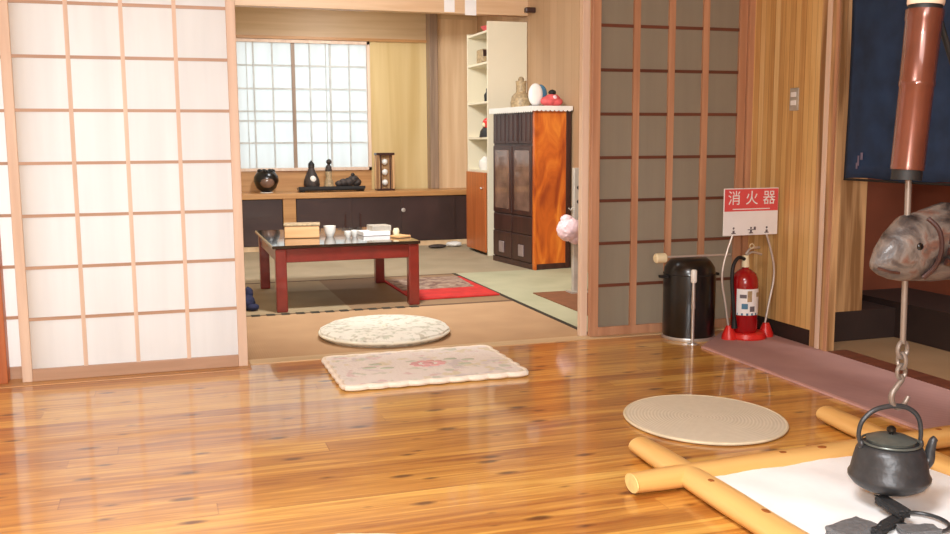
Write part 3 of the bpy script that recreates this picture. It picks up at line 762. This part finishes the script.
coal('grey charcoal slab right of the crossing sticks', 1.89, 1.975, -.25, .10, .05, .018, z=.046, mat='coal_grey')
pts = [(1.955+.062*math.cos(a), 2.03+.068*math.sin(a), .051) for a in [2*PI*k/40 for k in range(40)]]
tr = thing('trivet_ring', 'thin black iron ring lying on the ash right of the charcoal', 'trivet', (0, 0, 0))
obj('ring', tb(pts, .0055, 8, close=True), M['iron'], tr, smooth=True)

# pot hook
KX, KY = 1.98, 2.17
ph = thing('pot_hook', 'copper tubed pot hook with rod and chain hanging over the hearth', 'pot hook', (KX, KY, 0))
def lean(z): return (.012*(z-.35), 0, z)
tz0, tz1 = 1.015, 1.448
tilt = .072
def tubept(z): return Vector((-.0165+tilt*(z-1.015), 0, z))
b = nb()
prof = [(tz0, .0435), (tz0+.01, .044), (tz0+.225, .0445), (tz0+.23, .0468), (tz0+.24, .0468), (tz0+.245, .0455), (tz1-.03, .047), (tz1-.025, .049), (tz1, .049)]
tube(b, [tubept(z) for z, _ in prof], [r for _, r in prof], 32)
obj('copper_tube', b, M['copper'], ph, smooth=True)
obj('tube_lining', tb([tubept(tz0-.028), tubept(tz0+.001)], .040, 28), M['blackmatte'], ph, smooth=True)
obj('dark_collar', tb([tubept(tz1), tubept(tz1+.012)], .044, 28), M['blackmatte'], ph, smooth=True)
obj('bamboo_pole', tb([tubept(tz1+.012), tubept(tz1+.018), tubept(2.0), tubept(CEIL)], [.046, .048, .048, .048], 24), M['shoji_wood'], ph, smooth=True)
obj('rod', tb([(-.012, 0, 1.06), (-.006, 0, .80), (.0, 0, .525)], [.0085, .0085, .0085], 12), M['rod'], ph, smooth=True)
def link(c, R, r, ax):
    pts = []
    for k in range(24):
        a = 2*PI*k/24; u, v_ = R*.72*math.cos(a), R*math.sin(a)
        pts.append((c[0]+(u if ax == 'x' else 0), c[1]+(u if ax == 'y' else 0), c[2]+v_))
    return tb(pts, r, 8, close=True)
obj('chain_link', link((0, 0, .506), .023, .0065, 'x'), M['rod'], ph, smooth=True)
obj('chain_link', link((0, 0, .473), .022, .006, 'y'), M['rod'], ph, smooth=True)
obj('chain_link', link((0, 0, .441), .020, .006, 'x'), M['rod'], ph, smooth=True)
hk = smooth_pts([(.0, 0, .432), (.004, 0, .418), (-.010, 0, .402), (-.028, 0, .378), (-.026, 0, .352), (-.006, 0, .337), (.016, 0, .345), (.030, 0, .366)], 6)
n_ = len(hk)
obj('hook', tb(hk, [.006+.003*math.sin(PI*i/(n_-1)) for i in range(n_)], 10), M['rod'], ph, smooth=True)
cord = smooth_pts([(.056, 0, 1.53), (.066, .0, 1.43), (.105, 0, 1.34), (.20, 0, 1.15), (.40, 0, .86)], 8)
obj('cord', tb(cord, .0085, 8), M['blackmatte'], ph, smooth=True)

# kettle
kt = thing('iron_kettle', 'black cast iron kettle hanging over the white ash', 'kettle', (KX-.024, KY, .096), -.30)
prof = [(0, 0), (.052, 0), (.075, .005), (.098, .018), (.112, .036), (.113, .045), (.107, .055), (.101, .085), (.094, .115), (.086, .130), (.076, .137), (.06, .144)]
obj('body', lathe(nb(), prof+[(0, .144)], 56), M['iron'], kt, smooth=True)
ld_ = obj('lid', lathe(nb(), [(.066, .143), (.068, .150), (.05, .158), (.02, .163), (0, .164)], 40), M['iron_green'], kt, smooth=True)
obj('knob', lathe(nb(), [(0, .162), (.006, .162), (.006, .168), (.013, .174), (.013, .182), (.006, .188), (0, .188)], 18), M['black'], ld_, smooth=True)
obj('shoulder_ring', tb([(.079*math.cos(a), .079*math.sin(a), .142) for a in [2*PI*k/48 for k in range(48)]], .0035, 8, close=True), M['iron_green'], kt, smooth=True)
hd = smooth_pts([(-.086, 0, .132), (-.094, 0, .165), (-.084, 0, .205), (-.05, 0, .236), (.0, 0, .247), (.045, 0, .240), (.076, 0, .212), (.086, 0, .165), (.083, 0, .132)], 6)
n_ = len(hd)
obj('handle', tb(hd, [.0055+.002*math.sin(PI*i/(n_-1)) for i in range(n_)], 12), M['iron'], kt, smooth=True)
for sx in (-1, 1): obj('handle_lug', ball(nb(), (sx*.086, 0, .135), .011, 2, (.8, 1.2, 1.4)), M['iron'], kt, smooth=True)
sp_ = smooth_pts([(.095, .0, .068), (.112, .0, .085), (.116, .0, .115), (.122, .0, .142), (.13, .0, .150)], 6); n_ = len(sp_)
obj('spout', tb(sp_, [.019-.010*i/(n_-1) for i in range(n_)], 14), M['iron'], kt, smooth=True)

# wooden fish
fs = thing('wooden_fish', 'dark carved wooden fish hanging across the pot hook rod', 'fish carving', (KX-.004, KY, .792))
def fish_body():
    b = nb(); seg = 28
    st = [(-.118, .004, -.035, .004), (-.112, .018, -.036, .016), (-.09, .045, -.024, .034), (-.06, .070, -.010, .048), (-.02, .092, .004, .058), (.03, .098, .008, .064), (.09, .104, .010, .066), (.16, .102, .010, .064), (.23, .092, .012, .056), (.30, .076, .02, .044), (.36, .050, .026, .030), (.40, .034, .03, .02)]
    rings = []
    for x, h, zc, w_ in st:
        rings.append([b.verts.new((x, w_*math.cos(2*PI*k/seg), zc+h*math.sin(2*PI*k/seg))) for k in range(seg)])
    for A, B in zip(rings, rings[1:]):
        for k in range(seg): b.faces.new((A[k], A[(k+1) % seg], B[(k+1) % seg], B[k]))
    b.faces.new(rings[0]); b.faces.new(rings[-1])
    return b
obj('body', fish_body(), M['fish'], fs, smooth=True)
obj('gill_plate', tb(smooth_pts([(.03, -.040, .090), (.052, -.058, .06), (.058, -.066, .01), (.045, -.062, -.04), (.02, -.045, -.075)], 5), .007, 8), M['choc'], fs, smooth=True)
obj('eye', ball(nb(), (-.008, -.058, .015), .011, 2, (1, .6, 1)), M['black'], fs, smooth=True)
obj('mouth', tb([(-.112, -.018, -.045), (-.085, -.035, -.055), (-.06, -.044, -.058)], .0045, 8), M['choc'], fs, smooth=True)
b = nb()
def slab(b, prof2, w_):
    lo = [b.verts.new((p[0], -w_, p[1])) for p in prof2]; hi = [b.verts.new((p[0], w_, p[1])) for p in prof2]
    b.faces.new(lo); b.faces.new(hi[::-1]); n = len(prof2)
    for i in range(n): b.faces.new((lo[i], lo[(i+1) % n], hi[(i+1) % n], hi[i]))
slab(b, [(-.01, .075), (.04, .108), (.12, .130), (.2, .124), (.27, .10), (.2, .09), (.08, .10)], .012)
obj('dorsal_fin', b, M['fish'], fs, bevel=.003)
b = nb(); slab(b, [(.39, .06), (.46, .13), (.52, .14), (.49, .03), (.52, -.08), (.46, -.07), (.39, 0)], .014)
obj('tail_fin', b, M['fish'], fs, bevel=.003)
b = nb()
for k, (x, z, l) in enumerate(((.075, -.03, .11), (.08, .0, .10), (.085, .03, .085))): tube(b, [(x, -.066, z), (x+l*.5, -.078, z-.008), (x+l, -.066, z-.022)], [.01, .013, .004], 8)
obj('side_fin', b, M['choc'], fs, smooth=True)

# black canister
cn = thing('black_canister', 'black cylindrical canister with a steel base ring by the grey door', 'canister', (2.775, 4.68, .0))
obj('body', lathe(nb(), [(0, .012), (.140, .012), (.144, .03), (.144, .36), (.138, .40), (.115, .435), (.09, .452), (0, .455)], 48), M['black'], cn, smooth=True)
obj('base_ring', lathe(nb(), [(0, 0), (.147, 0), (.150, .008), (.147, .018), (0, .018)], 48), M['steel'], cn, smooth=True)
obj('lid_rim', tb([(.142*math.cos(a), .142*math.sin(a), .365) for a in [2*PI*k/48 for k in range(48)]], .004, 8, close=True), M['blackmatte'], cn, smooth=True)
obj('side_lug', bx(-.185, -.138, -.02, .02, .345, .36), M['blackmatte'], cn, bevel=.003)
obj('side_lug', bx(.138, .18, -.02, .02, .345, .36), M['blackmatte'], cn, bevel=.003)
ml = thing('mallet', 'long thin mallet with a cream head lying on top of the black canister', 'mallet', (2.785, 4.60, .4675), .02)
obj('stick', tb([(-.20, 0, 0.004), (.20, 0, -.0)], .006, 10), M['chrome_white'], ml, smooth=True)
b = tb([(-.275, 0, .0), (-.268, 0, .0), (-.215, 0, .0), (-.208, 0, .0)], [.020, .027, .027, .020], 20)
obj('head', b, M['cream'], ml, smooth=True)
pk = thing('steel_poker', 'upright steel rod with a white tip in front of the black canister', 'poker', (2.695, 4.50, .0))
obj('shaft', tb([(0, 0, .004), (0, 0, .19), (0, .0, .20), (.0, .0, .35)], [.009, .009, .012, .008], 12), M['steel'], pk, smooth=True)
obj('grip', tb([(0, 0, .337), (0, 0, .344), (0, 0, .402), (0, 0, .409)], [.012, .0165, .0165, .012], 16), M['whiteware'], pk, smooth=True)
obj('foot', lathe(nb(), [(0, 0), (.028, 0), (.026, .006), (0, .008)], 20), M['steel'], pk, smooth=True)

# fire extinguisher stand + sign
EX, EY = 3.055, 4.53
st = thing('extinguisher_stand', 'pale wire stand with a red base and a red and white sign', 'stand', (EX, EY, .0095))
for sx in (-1, 1):
    obj('base_foot', lathe(nb(), [(0, 0), (.042, 0), (.040, .02), (.026, .055), (.018, .075), (0, .077)], 20), M['redplastic'], st, smooth=True, loc=(sx*.118, -.01, .0))
    pts = smooth_pts([(sx*.118, 0, .07), (sx*.142, 0, .20), (sx*.164, 0, .31), (sx*.162, 0, .40), (sx*.135, 0, .50), (sx*.105, 0, .58)], 6)
    obj('side_wire', tb(pts, .0062, 10), M['chrome_white'], st, smooth=True)
obj('base_plate', lathe(nb(), [(0, 0), (.105, 0), (.108, .008), (.10, .03), (.09, .035), (0, .032)], 32), M['redplastic'], st, smooth=True)
sg = obj('sign_board', bx(-.174, .170, -.010, -.004, .572, .830), M['signwhite'], st, bevel=.002)
obj('red_band', bx(-.170, .166, -.0125, -.0095, .705, .825), M['signred'], sg)
def txt(s, size, x, y, z, mat, par, name='lettering', align='CENTER'):
    cu = bpy.data.curves.new(name, 'FONT'); cu.body = s; cu.size = size; cu.align_x = align; cu.align_y = 'CENTER'; cu.extrude = .0006
    t_ = bpy.data.objects.new('lettering_source', cu); C.objects.link(t_)
    bpy.context.view_layer.update()
    me = bpy.data.meshes.new_from_object(t_.evaluated_get(bpy.context.evaluated_depsgraph_get()))
    bpy.data.objects.remove(t_); me.materials.clear(); me.materials.append(mat)
    o = bpy.data.objects.new(name, me); C.objects.link(o)
    o.parent = par; o.location = (x, y, z); o.rotation_euler = (PI/2, 0, 0)
    return o
for k, ch_ in enumerate('消火器'): txt(ch_, .082, -.112+k*.110, -.0135, .772, M['signwhite'], sg)
obj('thin_white_line', bx(-.12, .115, -.0132, -.0124, .714, .719), M['signwhite'], sg)
b = nb()
for xx in (-.11, 0.0, .10):
    box(b, xx-.006, xx+.006, -.0125, -.0098, .585, .60); ball(b, (xx, -.011, .612), .007, 1, (1, .25, 1))
    box(b, xx-.013, xx+.013, -.0125, -.0098, .582, .587)
obj('pictogram', b, M['inkgrey'], sg)
b = nb(); box(b, -.02, .03, -.0125, -.0098, .60, .604, None); box(b, .018, .03, -.0125, -.0098, .604, .618)
obj('pictogram_line', b, M['inkgrey'], sg)
fe = thing('fire_extinguisher', 'red fire extinguisher with a white label standing in the wire stand', 'fire extinguisher', (EX-.02, EY, .0455))
R = .073
obj('cylinder', lathe(nb(), [(0, 0), (R*.9, 0), (R, .012), (R, .27), (R*.97, .295), (R*.8, .325), (R*.45, .345), (R*.25, .352), (R*.25, .37), (0, .37)], 40), M['red'], fe, smooth=True)
def wrap(a0, a1, z0, z1, rr, n=14):
    b = nb(); A = []; 
    for i in range(n+1):
        a = a0+(a1-a0)*i/n
        A.append((b.verts.new((rr*math.cos(a), rr*math.sin(a), z0)), b.verts.new((rr*math.cos(a), rr*math.sin(a), z1))))
    for p, q in zip(A, A[1:]): b.faces.new((p[0], q[0], q[1], p[1]))
    return b
lab = obj('label', wrap(-2.75, -.35, .10, .245, R+.0012, 20), M['signwhite'], fe, smooth=True)
for a0, a1, z0, z1, c in ((-2.5, -2.0, .195, .215, 'inkgrey'), (-1.95, -1.6, .175, .235, 'khaki'), (-2.35, -1.9, .135, .165, 'sky'), (-1.75, -1.35, .12, .15, 'inkgrey'), (-1.2, -.8, .20, .225, 'khaki'), (-2.7, -.4, .10, .112, 'sky')):
    obj('label_print', wrap(a0, a1, z0, z1, R+.002, 6), M[c], lab, smooth=True)
obj('valve_neck', tb([(0, 0, .36), (0, 0, .425)], [.022, .018], 16), M['cream'], fe, smooth=True)
obj('lever', tb(smooth_pts([(.0, 0, .42), (.04, .0, .44), (.10, .0, .425)], 5), .007, 8), M['steel'], fe, smooth=True)
obj('lever', tb(smooth_pts([(.0, 0, .43), (.03, .0, .46), (.085, .0, .465)], 5), .007, 8), M['steel'], fe, smooth=True)
obj('safety_pin', tb([(.028+.013*math.cos(a), -.012, .475+.013*math.sin(a)) for a in [2*PI*k/16 for k in range(16)]], .0025, 6, close=True), M['cream'], fe, smooth=True)
obj('hose', tb(smooth_pts([(-.015, -.01, .405), (-.06, -.02, .415), (-.098, -.03, .37), (-.105, -.035, .28), (-.098, -.04, .18), (-.088, -.04, .08)], 6), .010, 10), M['blackmatte'], fe, smooth=True)
obj('nozzle', tb([(-.088, -.04, .08), (-.086, -.04, .03)], [.012, .018], 12), M['blackmatte'], fe, smooth=True)

# light switch on the right wall
sw = thing('light_switch', 'small grey wall switch plate with two rockers on the board wall', 'switch', (WX-.0005, 4.44, 1.315))
obj('plate', bx(-.008, 0, -.037, .037, -.06, .06), M['grey'], sw, bevel=.003)
for z in (-.032, .012): obj('rocker', bx(-.013, -.008, -.022, .022, z, z+.026), M['signwhite'], sw, bevel=.002)

# navy noren
nr = thing('noren_curtain', 'dark navy cloth curtain hanging across the opening in the right wall', 'curtain', (WX+.035, 0, 0))
b = nb(); ny = 90; nz = 14; Y0, Y1 = 4.062, 1.6
G = [[b.verts.new((.007*math.sin(j*.5+i*.25)*(1-i/nz*.0)+.004*math.sin(j*.17), Y0+(Y1-Y0)*j/ny, 1.93-(1.93-.905)*i/nz+(0.006*math.sin(j*.3) if i == nz else 0))) for j in range(ny+1)] for i in range(nz+1)]
for i in range(nz):
    for j in range(ny): b.faces.new((G[i][j], G[i+1][j], G[i+1][j+1], G[i][j+1]))
o = obj('cloth', b, M['navy'], nr, smooth=True)
sd = o.modifiers.new('thick', 'SOLIDIFY'); sd.thickness = .002
obj('hem', tb([(.0, Y0-(Y0-Y1)*k/20, .90) for k in range(21)], .006, 8), M['blackmatte'], nr, smooth=True)
obj('hanging_rod', tb([(0, 4.065, 1.94), (0, 1.4, 1.94)], .012, 12), M['choc'], nr, smooth=True)
b = nb(); box(b, -.0135, -.011, 3.945, 3.955, .97, 1.02); box(b, -.0135, -.011, 3.92, 3.935, 1.0, 1.035); box(b, -.0135, -.011, 3.955, 3.965, .955, .985)
obj('printed_mark', b, plain('faded print', S(116,104,124), .9), nr)

# ================================================================ LIGHT
wd = bpy.data.worlds.new('daylight'); bpy.context.scene.world = wd; wd.use_nodes = True
bg = wd.node_tree.nodes['Background']; bg.inputs[0].default_value = (.93, .97, 1, 1); bg.inputs[1].default_value = 2.5
def area(name, loc, size, power, col, target=None, sy=None):
    l = bpy.data.lights.new(name, 'AREA'); l.energy = power; l.color = col; l.shape = 'RECTANGLE'; l.size = size; l.size_y = sy or size
    o = bpy.data.objects.new(name, l); C.objects.link(o); o.location = loc
    d = (Vector(target)-Vector(loc)) if target else Vector((0, 0, -1))
    o.rotation_euler = d.to_track_quat('-Z', 'Y').to_euler()
    return o
area('ceiling_lamp_hearth', (-.1, .9, 2.55), .9, 120, (.97, .985, 1))
area('rear_fill_light', (-.6, -1.9, 1.7), 2.2, 75, (.93, .97, 1), (1.2, 4.5, .9), 1.3)  # unseen fill added behind the camera; the rear wall has no window
area('tatami_fill_light', (1.2, 5.36, 2.45), .4, 74, (.96, .985, 1), (1.7, 8.4, .3)).data.spread = math.radians(150)  # added fill for the tatami room, tilted towards its back wall
area('alcove_fill_light', (1.8, 9.12, 2.58), .4, 24, (.95, .98, 1))  # unseen fill added behind the lintel to brighten the back wall
area('passage_fill_light', (3.75, 2.6, 2.5), .4, 28, (1, .95, .88))  # small warm fill added to brighten the red wall past the curtain
area('camera_flash', (-.02, -.05, 1.24), .07, 40, (1, .99, .97), (1.2, 4.5, .8))

# ================================================================ CAMERA
cam = bpy.data.cameras.new('camera'); co = bpy.data.objects.new('camera', cam); C.objects.link(co)
f, yaw, pitch, H, roll = 958.4, math.radians(17.93), math.radians(7.467), 1.1, math.radians(-.31)
fw = Vector((math.sin(yaw)*math.cos(pitch), math.cos(yaw)*math.cos(pitch), -math.sin(pitch)))
rt = Vector((math.cos(yaw), -math.sin(yaw), 0)); up = rt.cross(fw)
r2 = rt*math.cos(roll)+up*math.sin(roll); u2 = up*math.cos(roll)-rt*math.sin(roll)
mt = Matrix((r2, u2, -fw)).transposed().to_4x4(); mt.translation = (0, 0, H)
co.matrix_world = mt
cam.sensor_width = 36; cam.lens = f/950*36; cam.clip_start = .02
sc = bpy.context.scene; sc.camera = co
sc.view_settings.view_transform = 'Standard'; sc.view_settings.look = 'None'; sc.view_settings.gamma = 1; sc.view_settings.use_curve_mapping = False
sc.view_settings.exposure = 0.12
